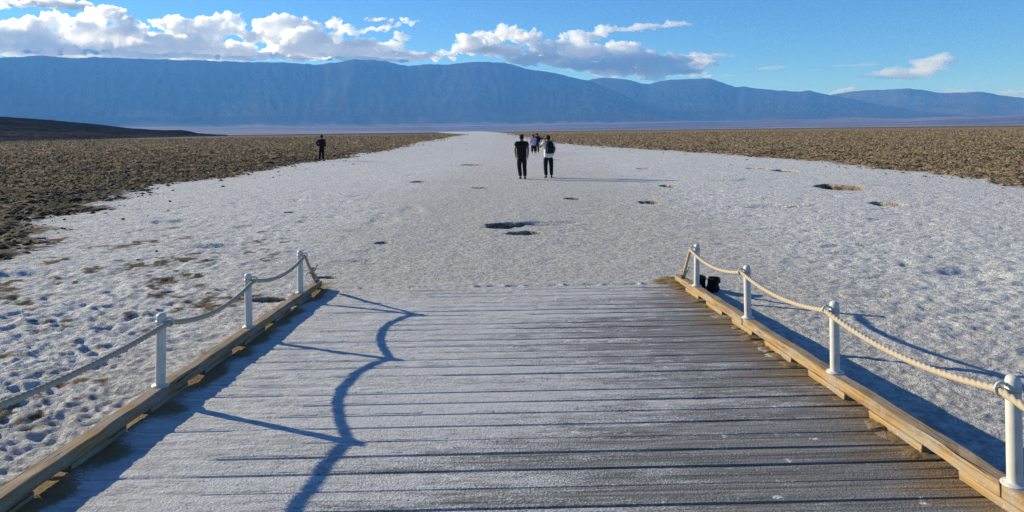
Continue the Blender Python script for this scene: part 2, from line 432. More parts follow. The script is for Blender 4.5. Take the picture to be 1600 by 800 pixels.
# broken clods of salty mud standing on the brown playa either side of the path
def build_clods():
    q = np.random.default_rng(5)
    bm = bmesh.new(); bmesh.ops.create_icosphere(bm, subdivisions=1, radius=1)
    ico = (np.array([v.co for v in bm.verts]), np.array([[v.index for v in f.verts] for f in bm.faces])); bm.free()
    octa = (np.array([(1, 0, 0), (0, 1, 0), (-1, 0, 0), (0, -1, 0), (0, 0, 1), (0, 0, -1)], float), np.array([(0, 1, 4), (1, 2, 4), (2, 3, 4), (3, 0, 4)]))
    Vs, Fs, dk, o = [], [], [], 0
    for (bv, bf), r0, r1, n, cap, s0, s1 in ((ico, 9, 30, 66000, 15500, .018, .0018), (octa, 30, 420, 590000, 148000, .026, .0019)):
        r = np.exp(q.uniform(np.log(r0), np.log(r1), n)); a = np.radians(q.uniform(-62, 56, n))
        x = r * np.sin(a); y = r * np.cos(a)
        z, salt, dirt, mud, dark, tr = ground_fields(x, y, np.maximum(r * .0085, .05))
        dd = np.minimum(x - np.interp(y, LBX[:, 0], LBX[:, 1]), np.interp(y, RBX[:, 0], RBX[:, 1]) - x)
        spr = .30 * np.exp(-np.clip(dd, 0, 50) / (.6 + .012 * r)) * np.clip(.3 + 2 * gn(x / .9, y / .9, 502), 0, 1)
        dens = np.maximum(np.clip(1 - salt * 1.02, 0, 1) ** 1.5, spr) * np.clip(.55 + 1.1 * gn(x / 2.5, y / 2.5, 501), .1, 1)
        k = q.random(n) < dens
        k[np.cumsum(k) > cap] = False
        x, y, z, r, dark = x[k], y[k], z[k], r[k], dark[k]; m = len(x)
        sz = np.minimum((s0 + s1 * np.minimum(r, 150)) * np.exp(q.normal(0, .45, m)), .6) * (1 - .45 * sst(.5, .95, salt[k]))
        sx = sz * q.uniform(.8, 1.6, m); sy = sz * q.uniform(.7, 1.2, m); szz = np.minimum(sz * q.uniform(.45, 1.0, m), .03 + .0013 * r)
        th = q.uniform(0, 2 * np.pi, m)
        L = bv[None] * q.uniform(.6, 1.35, (m, len(bv)))[..., None]
        X = L[..., 0] * sx[:, None]; Y = L[..., 1] * sy[:, None]; Z = L[..., 2] * szz[:, None] + (szz * q.uniform(-.2, .2, m))[:, None]
        V = np.stack([X * np.cos(th)[:, None] - Y * np.sin(th)[:, None] + x[:, None], X * np.sin(th)[:, None] + Y * np.cos(th)[:, None] + y[:, None], Z + z[:, None]], -1)
        Fs.append((bf[None] + (np.arange(m) * len(bv))[:, None, None]).reshape(-1, 3) + o)
        Vs.append(V.reshape(-1, 3)); o += m * len(bv)
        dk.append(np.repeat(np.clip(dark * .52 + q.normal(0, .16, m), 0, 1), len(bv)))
    me = np_mesh("mud_clods", np.concatenate(Vs), np.concatenate(Fs), False)
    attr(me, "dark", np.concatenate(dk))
    for nme in ("salt", "dirt", "mud", "worn"): attr(me, nme, np.zeros(o))
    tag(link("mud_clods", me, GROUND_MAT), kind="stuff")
build_clods()

# ------------------------------------------------------------------ mountains, hill
PA = [(-60, 4.6), (-48, 5.1), (-40, 4.9), (-34.58, 5.2), (-33.55, 5.34), (-32.49, 5.43), (-30.66, 5.39), (-29.14, 5.5), (-26.98, 5.49), (-24.73, 5.52), (-21.73, 5.47), (-18.13, 5.46), (-16.27, 5.45), (-14.37, 5.38), (-12.43, 5.55), (-11.2, 5.76), (-10.21, 5.77), (-8.96, 5.68), (-7.86, 5.43), (-6.95, 5.28), (-5.83, 5.43), (-3.89, 5.38), (-2.76, 5.52), (-1.57, 5.62), (-0.28, 5.56), (0.75, 5.49), (1.52, 5.28), (2.81, 4.9), (4.1, 4.73), (5.38, 4.45), (6.41, 4.17), (7.43, 3.95), (8.69, 3.46), (9.95, 2.88), (11.45, 2.13), (13.42, 1.29), (15.37, 0.75), (18.71, 0.45), (25.45, 0.4), (34, .35), (45, .3)]
PB = [(4.33, 2.77), (6.4, 3.87), (7.68, 4.05), (8.55, 4.18), (9.46, 4.11), (10.72, 3.93), (11.72, 3.6), (12.22, 3.59), (12.97, 3.77), (13.96, 3.89), (15.91, 3.89), (16.78, 3.91), (17.35, 3.69), (18.05, 3.42), (18.76, 3.16), (19.46, 3.18), (20.15, 3.02), (21.3, 2.88), (22.65, 2.74), (23.32, 2.67), (23.98, 2.75), (24.63, 2.54), (25.49, 2.32), (26.76, 2.04), (28.82, 1.48), (31.57, 1.0), (34.54, 0.7), (36.99, 0.5), (45, .3)]
PC = [(19, 1.6), (21.96, 1.9), (24.19, 2.22), (25.5, 2.37), (26.77, 2.56), (27.61, 2.62), (28.84, 2.62), (30.44, 2.65), (31.41, 2.48), (32.36, 2.26), (33.11, 2.23), (34.58, 2.26), (35.12, 2.15), (35.64, 2.0), (37.02, 1.74), (45, 2.2), (60, 1.6)]

def mountain(name, prof, rf, r0, rc, mat, seed, fan_el, jag=.06):
    prof = np.array(prof)
    az = np.arange(prof[0, 0], prof[-1, 0], .16)
    el = np.interp(az, prof[:, 0], prof[:, 1])
    el = el + jag * (gn(az / .5, az * 0, seed) + .6 * gn(az / .22, az * 0, seed + 1))
    t = np.concatenate([np.linspace(0, 1, 26)[:-1], np.linspace(1, 2, 80), np.linspace(2, 3, 14)[1:]])
    T, A = np.meshgrid(t, az, indexing='ij')
    r = np.where(T < 1, rf + (r0 - rf) * T, np.where(T < 2, r0 + (rc - r0) * (T - 1), rc + 1500 * (T - 2)))
    s = np.clip(T - 1, 0, 1)
    wa = A + gn(A / 3, T * 1.2, seed + 2) * .5 + gn(A / 1.1, T * 3, seed + 3) * .22
    ridge = (1 - np.abs(gn(wa / 3.2, s * .8, seed + 4)) * 2) * .42 + (1 - np.abs(gn(wa / 1.3, s * 2, seed + 5)) * 2) * .32 + (1 - np.abs(gn(wa / .55, s * 4, seed + 6)) * 2) * .2 + (1 - np.abs(gn(wa / .27, s * 8, seed + 7)) * 2) * .12
    el = el + np.where(az < -10, .11, .03) * (gn(az / 2.6, az * 0, seed + 20) + .6 * gn(az / 1.1, az * 0, seed + 21))
    E = np.tan(np.radians(el))[None, :]
    fan = np.tan(np.radians(fan_el * (1 + .25 * gn(az / 4, az * 0, seed + 8))))[None, :]
    base = np.clip(T, 0, 1) ** 1.25 * fan * r0 * (1 + 0 * A)
    H = rc * E
    prof_s = s ** 1.35
    body = base + np.maximum(H - base, 0) * np.clip(prof_s + (ridge - .55) * .075 * np.sin(np.pi * np.clip(s, 0, 1)) ** .8 * (.35 + .65 * s), 0, None)
    back = np.where(T > 2, 1 - .5 * (T - 2), 1)
    z = body * back
    ang = z / r
    mx = ang.max(0, keepdims=True)
    z = np.where(T > 1, z * np.where(mx > 1e-6, np.maximum(E, fan * 1.0) / mx, 1) * np.clip((T - 1) * 5, 0, 1) + base * (1 - np.clip((T - 1) * 5, 0, 1)), z)
    z -= 6 * (1 - np.clip(T * 6, 0, 1))
    ar = np.radians(A)
    V = np.stack([r * np.sin(ar), r * np.cos(ar), z], -1).reshape(-1, 3)
    me = np_mesh(name, V, grid_faces(len(t), len(az))[:, ::-1])
    attr(me, "fan", 1 - sst(.95, 1.12, T + .25 * (gn(A / 1.2, T * 3, seed + 9))))
    o = link(name, me, mat)
    tag(o, kind="structure")
    return o
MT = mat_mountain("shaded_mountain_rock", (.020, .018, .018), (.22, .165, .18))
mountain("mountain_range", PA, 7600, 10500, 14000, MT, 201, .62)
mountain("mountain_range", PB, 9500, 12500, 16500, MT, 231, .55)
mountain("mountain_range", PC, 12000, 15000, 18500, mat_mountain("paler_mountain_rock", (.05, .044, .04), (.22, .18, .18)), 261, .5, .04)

def build_hill():
    az = np.arange(-80, -20.5, .12)
    el = np.interp(az, [-80, -50, -34.58, -33.19, -31.76, -30.29, -28.76, -27.19, -25.15, -23.68, -22.61, -21.74, -20], [5, 2.9, 1.36, 1.25, 1.12, .96, .78, .54, .38, .37, .12, .03, -.05])
    el = el + .03 * gn(az / .5, az * 0, 301) + .018 * gn(az / .18, az * 0, 302)
    rb = np.interp(az, [-80, -35, -30, -25, -22, -20], [200, 290, 420, 650, 900, 1000]); rcr = np.full_like(az, 1250.)
    t = np.concatenate([np.linspace(0, 1, 70), np.linspace(1, 1.4, 8)[1:]])
    T, A = np.meshgrid(t, az, indexing='ij')
    r = rb[None] + (rcr - rb)[None] * T
    H = (np.tan(np.radians(el)) * rcr + 1.9)[None]
    s = np.clip(T, 0, 1)
    z = H * s ** 1.5 * np.where(T > 1, 1 - (T - 1) * .8, 1)
    x = r * np.sin(np.radians(A)); y = r * np.cos(np.radians(A))
    z = z + (gn(x / 30, y / 30, 303) * 1.6 + gn(x / 9, y / 9, 304) * .9) * np.sin(np.pi * s) ** .5 * np.clip(H / 12, 0, 1) - .6 * (1 - sst(0, .04, T))
    V = np.stack([x, y, z], -1).reshape(-1, 3)
    me = np_mesh("hill", V, grid_faces(len(t), len(az))[:, ::-1])
    attr(me, "low", 1 - sst(.2, .62, T + .25 * gn(x / 60, y / 60, 305)))
    tag(link("hill", me, mat_hill()), kind="structure")
build_hill()

# ------------------------------------------------------------------ boardwalk
WOOD, KERB, CRUST, POST, ROPE = mat_wood(), mat_kerb_wood(), mat_crust(), mat_post(), mat_rope()
rng = random.Random(7)
HW = 2.30                                       # half length of a board
PLANKS = []                                     # (y0, y1, dz, crown)
y = DECK_END
while y > -4.0:
    w = .1985 + rng.uniform(-.006, .006)
    gap = rng.uniform(.009, .019)
    PLANKS.append((y - w + gap, y, rng.uniform(-.003, .003)))
    y -= w
slope = math.atan(DS)

def plank_mesh(seed):
    q = random.Random(seed)
    prof = [(-.5, -.038), (-.5, -.007), (-.478, -.0015), (-.2, q.uniform(-.001, .001)), (.2, q.uniform(-.001, .001)), (.478, -.0015), (.5, -.007), (.5, -.038)]
    xs = [-HW, -1.2, 0, 1.2, HW]
    bm = bmesh.new(); rows = []
    for k, x in enumerate(xs):
        j = q.uniform(-.0015, .0015); e = q.uniform(-.012, .012)
        rows.append([bm.verts.new((x, a + (e if abs(a) > .45 else 0), b + j)) for a, b in prof])
    for a, b in zip(rows, rows[1:]):
        for i in range(len(prof) - 1): bm.faces.new((a[i], b[i], b[i + 1], a[i + 1]))
    bm.faces.new(rows[0]); bm.faces.new(rows[-1][::-1])
    bmesh.ops.recalc_face_normals(bm, faces=bm.faces)
    return bm_mesh("plank", bm)

walk = empty("boardwalk", (0, DECK_END, 0))
tag(walk, "salt frosted timber boardwalk ramp with low golden wood kerbs", "boardwalk")
def wpart(name, me, mat, loc, rot=(0, 0, 0), scale=(1, 1, 1)):
    o = link(name, me, mat, walk)
    o.location = Vector(loc) - walk.location
    o.rotation_euler = rot; o.scale = scale
    return o
variants = [plank_mesh(s) for s in range(5)]
for k, (a, b, dz) in enumerate(PLANKS):
    c = (a + b) / 2
    wpart("plank", variants[k % 5], WOOD, (rng.uniform(-.01, .01), c, deck_z(c) + dz), (-slope + rng.uniform(-.006, .006), 0, rng.uniform(-.0012, .0012)), (1, b - a, 1))

def box_bm(x0, x1, y0, y1, z0, z1, bev=.006, ny=1, jit=0, seed=0):
    q = random.Random(seed)
    bm = bmesh.new()
    bmesh.ops.create_cube(bm, size=1)
    for v in bm.verts:
        v.co = Vector(((x0 + x1) / 2 + v.co.x * (x1 - x0), (y0 + y1) / 2 + v.co.y * (y1 - y0), (z0 + z1) / 2 + v.co.z * (z1 - z0)))
    if ny > 1:
        es = [e for e in bm.edges if abs(e.verts[0].co.y - e.verts[1].co.y) > .5 * (y1 - y0)]
        bmesh.ops.subdivide_edges(bm, edges=es, cuts=ny - 1, use_grid_fill=True)
    if bev: bmesh.ops.bevel(bm, geom=[e for e in bm.edges if e.calc_face_angle(0) > 1], offset=bev, segments=2, affect='EDGES', profile=.6)
    if jit:
        for v in bm.verts:
            v.co.x += jit * mnoise.noise((v.co.y * 3, seed, v.co.z * 30)); v.co.z += jit * .7 * mnoise.noise((v.co.y * 4, seed + 9, v.co.x * 30))
    return bm

PX, PY0, PD = 2.20, 3.0401, 1.6304              # line of the posts, first visible post, spacing
joints = [-4.1] + [PY0 + .03 + PD * 2 * k for k in (-1, 0, 1)] + [8.74]
for s in (-1, 1):
    for k in range(len(joints) - 1):
        a, b = joints[k] + .004, joints[k + 1] - .004
        L = b - a; c = (a + b) / 2
        bm = box_bm(-.043, .043, -L / 2, L / 2, -.034, .034, .008, 24, .010, seed=11 * k + s + 3)
        wpart("kerb_beam", bm_mesh("kerb_beam", bm), KERB, (s * PX, c, deck_z(c) + .042 + .034), (-slope, 0, rng.uniform(-.001, .001)))
    sb = bm_mesh("spacer_block", box_bm(-.045, .045, -.26, .26, -.021, .021, .005, 3, .005, seed=5 + s))
    yb = PY0 - 8 * PD / 2 + .05
    while yb < 8.6:
        wpart("spacer_block", sb, KERB, (s * PX, yb, deck_z(yb) + .021 - .001), (-slope, 0, 0))
        yb += PD / 2
    me = bm_mesh("side_joist", box_bm(-.02, .02, -6.3, 6.3, -.11, .11, .004))
    wpart("side_joist", me, KERB, (s * 2.24, 2.25, deck_z(2.25) - .155), (-slope, 0, 0))
me = bm_mesh("middle_joist", box_bm(-.03, .03, -6.3, 6.3, -.11, .11, .004))
wpart("middle_joist", me, KERB, (0, 2.25, deck_z(2.25) - .155), (-slope, 0, 0))

# salt crust grown over the boards
def build_crust():
    xs = np.arange(-2.32, 2.321, .0155); ys = [2.0]
    while ys[-1] < 9.6: ys.append(ys[-1] + .0085 + .0012 * (ys[-1] - 2))
    ys = np.array(ys)
    Y, X = np.meshgrid(ys, xs, indexing='ij')
    zt = np.zeros_like(ys); ing = np.zeros_like(ys)
    for k, yy in enumerate(ys):
        z_ = deck_z(yy); g = 1.0
        for a, b, dz in PLANKS:
            if a - .004 <= yy <= b + .004:
                e = min(yy - a, b - yy); z_ += dz; g = np.clip(1 - e / .018, 0, 1); break
        zt[k] = z_; ing[k] = g
    past = sst(DECK_END - .15, DECK_END + .1, Y)
    base = zt[:, None] * (1 - past) + (-.004) * past
    st = gn(X * 1.1, Y * 7, 400) * .6 + gn(X * 3.5, Y * 20, 401) * .45 + gn(X * 9, Y * 34, 402) * .3
    cov = .06 - X * .26 + (Y - 5.2) * .13 + np.where(X < -.3, .10, 0) * sst(-.3, -1, X)
    cov += st * .55
    cov -= .5 * sst(1.5, 2.05, X + .3 * gn(X, Y * 3, 403)) * (1 - sst(7.4, 8.3, Y))
    edge = sst(1.98, 2.14, np.abs(X) + .10 * gn(X * 4, Y * 4, 404))
    ecl = edge * np.where(X > 0, .55 + 1.3 * gn(X * 3, Y * 5, 405), .35 + 1.6 * gn(X * 3, Y * 3, 406))
    cov = cov + ecl
    fine = gn(X / .05, Y / .035, 407) * .0028 + gn(X / .11, Y / .05, 408) * .003 + gn(X / .027, Y / .02, 409) * .0016 + np.abs(gn(X / .22, Y / .11, 410)) * .004
    h = np.clip(cov, -.8, .9) * .007 + fine - .0022
    fill = np.clip(.25 - np.where(X > 0, .75, .36) * X + (Y - 5.2) * .15 + gn(X * .9, Y * 5, 411) * 1.5 + gn(X * 4, Y * 5, 418) * .5, 0, 1)
    h = h - ing[:, None] * (1 - past) * (.0005 + .05 * (1 - fill) ** 1.6)
    h += edge * np.clip(ecl, 0, 2) * .012 * (1 + gn(X / .04, Y / .04, 412))
    h += past * (.012 + .012 * gn(X * 4, Y * 9, 413))
    lump = np.exp(-((Y - 8.72 - .02 * gn(X * 2, X * 0, 414)) / .03) ** 2) * np.clip(gn(X / .12, Y / .3, 415) * 2 - .1, 0, 1) * .04
    h += lump
    h -= sst(8.85, 9.45, Y + .35 * gn(X * 1.6, Y * .8, 416)) * .06
    Z = base + h
    under = np.abs(X) > 2.14
    Z = np.where(under & (Y < 8.5), np.minimum(Z, base + .012), Z)
    dirt = np.clip(sst(1.9, 2.15, np.abs(X) + .16 * gn(X * 3, Y * 3, 420)) * (.9 + 1.0 * gn(X * 2, Y * 2, 421)), 0, 1)
    dirt = np.clip(dirt + .45 * sst(.5, 1.9, X) * sst(6.6, 8.2, Y) * (.8 + gn(X * 2, Y * 3, 422)), 0, 1)
    me = np_mesh("salt_crust", np.stack([X, Y, Z], -1).reshape(-1, 3), grid_faces(len(ys), len(xs)))
    attr(me, "dirt", dirt)
    tag(link("salt_crust", me, CRUST), kind="stuff")
build_crust()

# ------------------------------------------------------------------ posts and ropes
def lathe(prof, n=20):
    bm = bmesh.new(); rings = []
    for r, z in prof:
        if r < 1e-6: rings.append([bm.verts.new((0, 0, z))])
        else: rings.append([bm.verts.new((r * math.cos(2 * math.pi * k / n), r * math.sin(2 * math.pi * k / n), z)) for k in range(n)])
    for a, b in zip(rings, rings[1:]):
        for k in range(n):
            k2 = (k + 1) % n
            if len(a) == 1: bm.faces.new((a[0], b[k2], b[k]))
            elif len(b) == 1: bm.faces.new((a[k], a[k2], b[0]))
            else: bm.faces.new((a[k], a[k2], b[k2], b[k]))
    bmesh.ops.recalc_face_normals(bm, faces=bm.faces)
    return bm

def tube_arrays(path, rad, n=8, lobes=0, twist=0.0, amp=.0, cap=True):
    P = np.array(path, float)
    T = np.gradient(P, axis=0); T /= np.linalg.norm(T, axis=1)[:, None]
    s = np.concatenate([[0], np.cumsum(np.linalg.norm(np.diff(P, axis=0), axis=1))])
    ref = np.array([0, 0, 1.0]) if abs(T[0, 2]) < .9 else np.array([1.0, 0, 0])
    V = []
    Nv = np.cross(T[0], ref); Nv /= np.linalg.norm(Nv)
    for k in range(len(P)):
        Nv = Nv - T[k] * np.dot(Nv, T[k]); Nv /= np.linalg.norm(Nv)
        B = np.cross(T[k], Nv)
        th = np.arange(n) * 2 * np.pi / n
        rr = rad if np.isscalar(rad) else rad[k]
        q = rr * (1 + amp * np.abs(np.cos(1.5 * (th - twist * s[k])))) * (1 - amp * .55)
        V.append(P[k] + np.outer(np.cos(th) * q, Nv) + np.outer(np.sin(th) * q, B))
    V = np.concatenate(V); F = grid_faces(len(P), n, True)
    return V, F

def tube_mesh(name, paths, **kw):
    Vs, Fs, o = [], [], 0
    for p, r in paths:
        V, F = tube_arrays(p, r, **kw); Vs.append(V); Fs.append(F + o); o += len(V)
        Vs.append(np.array([np.mean(V[:kw.get('n', 8)], 0), np.mean(V[-kw.get('n', 8):], 0)]))
        n = kw.get('n', 8); j = np.arange(n); nv = len(V)
        f1 = np.stack([np.full(n, o), (j + 1) % n + o - nv, j + o - nv, j + o - nv], 1)
        o += 2
    V = np.concatenate(Vs); F = np.concatenate(Fs)
    return np_mesh(name, V, F)

PH = .470
shaft_me = bm_mesh("shaft", lathe([(.0305, 0), (.0305, PH - .032), (.030, PH - .021), (.026, PH - .009), (.017, PH - .002), (0, PH)]), True)
shaft_me.materials.append(POST)
flange_me = bm_mesh("base_flange", lathe([(0, 0), (.052, 0), (.055, .003), (.055, .008), (.051, .012), (.034, .014), (.031, .02)], 24), True)
flange_me.materials.append(POST)
RZ = PH - .058
th = np.linspace(0, 2 * np.pi, 25)
ringp = np.stack([.052 + .027 * np.cos(th), 0 * th, RZ + .027 * np.sin(th)], 1)
ring_me = tube_mesh("rope_ring", [(ringp, .0065)], n=8); ring_me.materials.append(POST)
collar_me = bm_mesh("collar", lathe([(.0306, RZ - .012), (.0326, RZ - .012), (.0326, RZ + .012), (.0306, RZ + .012)], 20), True); collar_me.materials.append(POST)
def post(x, yb, label, tilt=(0, 0)):
    o = empty("rope_post", (x, yb, deck_z(yb) + .1085), 0 if x < 0 else math.pi)
    o.rotation_euler = (tilt[0], tilt[1], o.rotation_euler[2])
    tag(o, label, "post", "white rope posts along the boardwalk kerbs")
    for n, me in (("shaft", shaft_me), ("base_flange", flange_me), ("rope_ring", ring_me), ("collar", collar_me)):
        link(n, me, None, o)
LBL = {(-1, 3): "white rope post at the far end of the left kerb", (-1, 2): "white rope post second from the far end of the left kerb",
       (-1, 1): "white rope post nearest the viewer of the three on the left kerb", (-1, 0): "white rope post just past the left edge holding the near end of the left rope",
       (1, 3): "white rope post at the far end of the right kerb beside black boots", (1, 2): "white rope post on the right kerb, next one nearer than the boots",
       (1, 1): "white rope post midway along the right kerb with wide shadow behind", (1, 0): "tall looking white rope post nearest the viewer on the right kerb",
       (-1, -1): "white rope post on the left kerb behind the viewpoint", (1, -1): "white rope post on the right kerb behind the viewpoint"}
tl = {(1, 0): (.0, -.008), (1, 1): (.0, -.012), (1, 3): (0, -.03), (-1, 1): (0, .014), (-1, 2): (0, -.01)}
def ring_at(s, i):
    yb = PY0 + PD * i; tx, ty = tl.get((s, i), (0, 0))
    return Vector((s * (PX - .052) + ty * RZ, yb, deck_z(yb) + .1085 + RZ - .004))
for (s, i), lb in LBL.items():
    post(s * PX, PY0 + PD * i, lb, tl.get((s, i), (0, 0)))

def span(a, b, sag, n):
    t = np.linspace(0, 1, n)[:, None]
    p = np.array(a) * (1 - t) + np.array(b) * t
    p[:, 2] -= sag * 4 * (t[:, 0] * (1 - t[:, 0]))
    return p
def knot(c, r, seed, ax=(0, .3, 1)):
    """a wrapped overhand knot: a short fat coil"""
    c = Vector(c); q = Vector(ax).normalized(); u = q.orthogonal().normalized(); v = q.cross(u)
    t = np.linspace(0, 1, 46)
    return np.array([c + q * ((k - .5) * r * 2.6) + (u * math.cos(k * 6 * math.pi) + v * math.sin(k * 6 * math.pi)) * r * (.75 + .25 * math.sin(k * 9 + seed)) for k in t])

def rope(s, label):
    pts = []
    for i in range(-1, 3):
        a, b = ring_at(s, i), ring_at(s, i + 1)
        sg = {(1, 0): .065, (1, 1): .06, (1, 2): .075, (-1, -1): .05, (-1, 0): .028, (-1, 1): .09, (-1, 2): .085}.get((s, i), .08)
        sp_ = span(a, b, sg, 240)
        pts.append(sp_[:-1])
    end = ring_at(s, 3)
    anchor = Vector((s * (PX - .02), 8.44 if s > 0 else 8.56, deck_z(8.5) + .142))
    if s < 0:
        kn = end.lerp(anchor, .52) + Vector((0, .0, -.02))
    else:
        kn = end.lerp(anchor, .86)
    pts.append(span(end, kn, .012, 40))
    P = np.concatenate(pts)
    k_ = np.ones(9) / 9
    Q = P.copy()
    for c in range(3): Q[4:-4, c] = np.convolve(P[:, c], k_, 'valid')
    loop = []
    side = Vector((.022, 0, 0))
    n = 24
    A_, B_ = span(kn - side * .4, anchor - side, .004, n), span(anchor + side, kn + side * .4, .004, n)
    tt = np.linspace(0, np.pi, 10)[1:-1]
    arc = np.array([anchor + side * -math.cos(k) + Vector((0, .012, -.022)) * math.sin(k) for k in tt])
    loopP = np.concatenate([A_, arc, B_])
    tail = np.array([kn + Vector((.02 + .05 * k, .02 * k, .05 * k - .015 * math.sin(k * 5))) for k in np.linspace(0, 1, 12)])
    tail2 = np.array([kn + Vector((-.02 - .04 * k, -.01 * k, -.05 * k)) for k in np.linspace(0, 1, 10)])
    r = .0165
    o = empty("rope", (s * (PX - .052), PY0, deck_z(PY0) + .135 + RZ))
    tag(o, label, "rope", "twisted ropes strung through the posts")
    def part(name, paths, **kw):
        me = tube_mesh(name, paths, **kw)
        ob = link(name, me, ROPE, o); ob.location = -o.location
        return ob
    part("rope_strand", [(Q, r)], n=15, lobes=3, twist=50.0, amp=.45)
    part("end_loop", [(loopP, r * .85)], n=10, twist=62.0, amp=.4)
    part("knot", [(knot(kn, .024, s), .0125), (tail, .008), (tail2, .008)], n=8, twist=62, amp=.3)
    # eye bolt screwed into the kerb
    bt = tube_mesh("eye_bolt", [(np.array([(anchor.x, anchor.y, anchor.z - z) for z in np.linspace(.03, .085, 5)]), .008),
        (np.array([(anchor.x, anchor.y + .017 * math.cos(k), anchor.z - .016 + .017 * math.sin(k)) for k in np.linspace(0, 2 * math.pi, 17)]), .005)], n=8)
    ob = link("eye_bolt", bt, STEEL, walk); ob.location = -walk.location
STEEL = NT("rusted_steel")
STEEL = STEEL.done(STEEL.mix(STEEL.noise(STEEL.pos(), 40, 4), (.06, .035, .02), (.16, .11, .08)), .6, None, Metallic=.4)
rope(-1, "grey brown twisted rope sagging along the left kerb, knotted loop at far end")
rope(1, "sunlit tan twisted rope sagging along the right kerb above the shaded salt")

# ------------------------------------------------------------------ boots by the right kerb
BLK = cloth("black_leather", (.012, .012, .013), .6)
SOLE = cloth("black_rubber", (.008, .008, .008), .7)
def loft(rings, n=18):
    """rings: (cx, cy, rx, ry_front, ry_back, z, tiltz)"""
    bm = bmesh.new(); R_ = []
    for cx, cy, rx, ryf, ryb, z, tz in rings:
        row = []
        for k in range(n):
            a = 2 * math.pi * k / n; c, s_ = math.cos(a), math.sin(a)
            ry = ryf if s_ > 0 else ryb
            row.append(bm.verts.new((cx + rx * c, cy + ry * s_, z + tz * s_)))
        R_.append(row)
    for a, b in zip(R_, R_[1:]):
        for k in range(n): bm.faces.new((a[k], a[(k + 1) % n], b[(k + 1) % n], b[k]))
    bm.faces.new(R_[0][::-1]); bm.faces.new(R_[-1])
    bmesh.ops.recalc_face_normals(bm, faces=bm.faces)
    return bm
def boot(loc, rz, label, mirror=1):
    o = empty("boot", loc, rz); o.scale = (1.3, .9, .8); o.rotation_euler = (0, -.12 if rz > 0 else .12, rz)
    tag(o, label, "boot", "pair of black boots")
    up_ = loft([(0, .03, .046, .18, .08, .024, 0), (0, .03, .05, .175, .082, .045, 0), (0, .025, .049, .155, .080, .07, -.006), (0, .015, .046, .10, .074, .095, -.012), (0, 0, .046, .07, .066, .12, -.004),
                (0, -.003, .05, .066, .064, .15, 0), (0, -.004, .054, .068, .066, .175, .004), (0, -.004, .056, .07, .07, .195, .008), (0, -.004, .047, .06, .06, .198, .008), (0, -.004, .04, .05, .05, .13, 0)])
    for v in up_.verts: v.co += Vector((mnoise.noise(v.co * 22 + Vector((loc[0] * 9, 0, 0))), mnoise.noise(v.co * 22 + Vector((9, 0, 0))), .8 * mnoise.noise(v.co * 20))) * .018
    link("upper", bm_mesh("upper", up_, True), BLK, o)
    so = loft([(0, .03, .05, .19, .088, 0, 0), (0, .03, .052, .192, .09, .012, 0), (0, .03, .05, .188, .086, .026, 0)])
    link("sole", bm_mesh("sole", so, True), SOLE, o)
    lace = tube_mesh("laces", [(np.array([(x, .062 - .012 * abs(x) / .03 + z * -.1, .088 + z) for x in np.linspace(-.03, .03, 7)]), .003) for z in (0, .025, .05, .075)], n=6)
    link("laces", lace, SOLE, o)
    tg = tube_mesh("pull_tab", [(np.array([(.012 * math.cos(k), -.075, .19 + .018 * math.sin(k)) for k in np.linspace(0, math.pi, 9)]), .004)], n=6)
    link("pull_tab", tg, SOLE, o)
boot((2.375, 8.36, .0), .35, "left boot of a black pair standing on salt behind the right kerb")
boot((2.485, 8.28, .0), -.3, "right boot of a black pair standing on salt behind the right kerb")

# ------------------------------------------------------------------ people
DG = bpy.context.evaluated_depsgraph_get
def skinned(name, V, E, Rd, root=0, sub=2):
    me = bpy.data.meshes.new(name)
    me.from_pydata([tuple(v) for v in V], E, [])
    o = bpy.data.objects.new(name, me); COL.objects.link(o)
    sk = o.modifiers.new("skin", 'SKIN'); sk.use_smooth_shade = True; sk.branch_smoothing = .4
    for k, r in enumerate(Rd):
        d = me.skin_vertices[0].data[k]
        d.radius = r if isinstance(r, tuple) else (r, r)
        d.use_root = k == root
    ss = o.modifiers.new("sub", 'SUBSURF'); ss.levels = sub; ss.render_levels = sub
    bpy.context.view_layer.update()
    ev = o.evaluated_get(DG())
    m2 = bpy.data.meshes.new_from_object(ev)
    bpy.data.objects.remove(o); bpy.data.meshes.remove(me)
    m2.name = name
    return smooth(m2)

class Sk:
    def __init__(self, f=1.0): self.V, self.E, self.R, self.f = [], [], [], f
    def add(self, p, r, par=None):
        r = tuple(v * self.f for v in r) if isinstance(r, tuple) else r * self.f
        self.V.append(Vector(p)); self.R.append(r)
        if par is not None: self.E.append((par, len(self.V) - 1))
        return len(self.V) - 1
    def chain(self, pts, par=None):
        for p, r in pts: par = self.add(p, r, par)
        return par
    def mesh(self, name, sub=2): return skinned(name, self.V, self.E, self.R, 0, sub)

def blob(name, c, r, seed=0, amp=0.0, cut=None):
    bm = bmesh.new(); bmesh.ops.create_icosphere(bm, subdivisions=3, radius=1)
    for v in bm.verts:
        n = v.co.copy()
        v.co = Vector((n.x * r[0], n.y * r[1], n.z * r[2])) * (1 + amp * mnoise.noise(n * 3 + Vector((seed, 0, 0)))) + Vector(c)
    if cut:
        bmesh.ops.delete(bm, geom=[f for f in bm.faces if cut(f.calc_center_median() - Vector(c))], context='FACES')
    return bm_mesh(name, bm, True)

SKIN = cloth("skin", (.24, .13, .085), .6)
EYE = cloth("eye", (.02, .015, .012), .3)
def pal(n, c): return cloth(n, c)
HAIRM = pal("dark_hair", (.012, .008, .006))

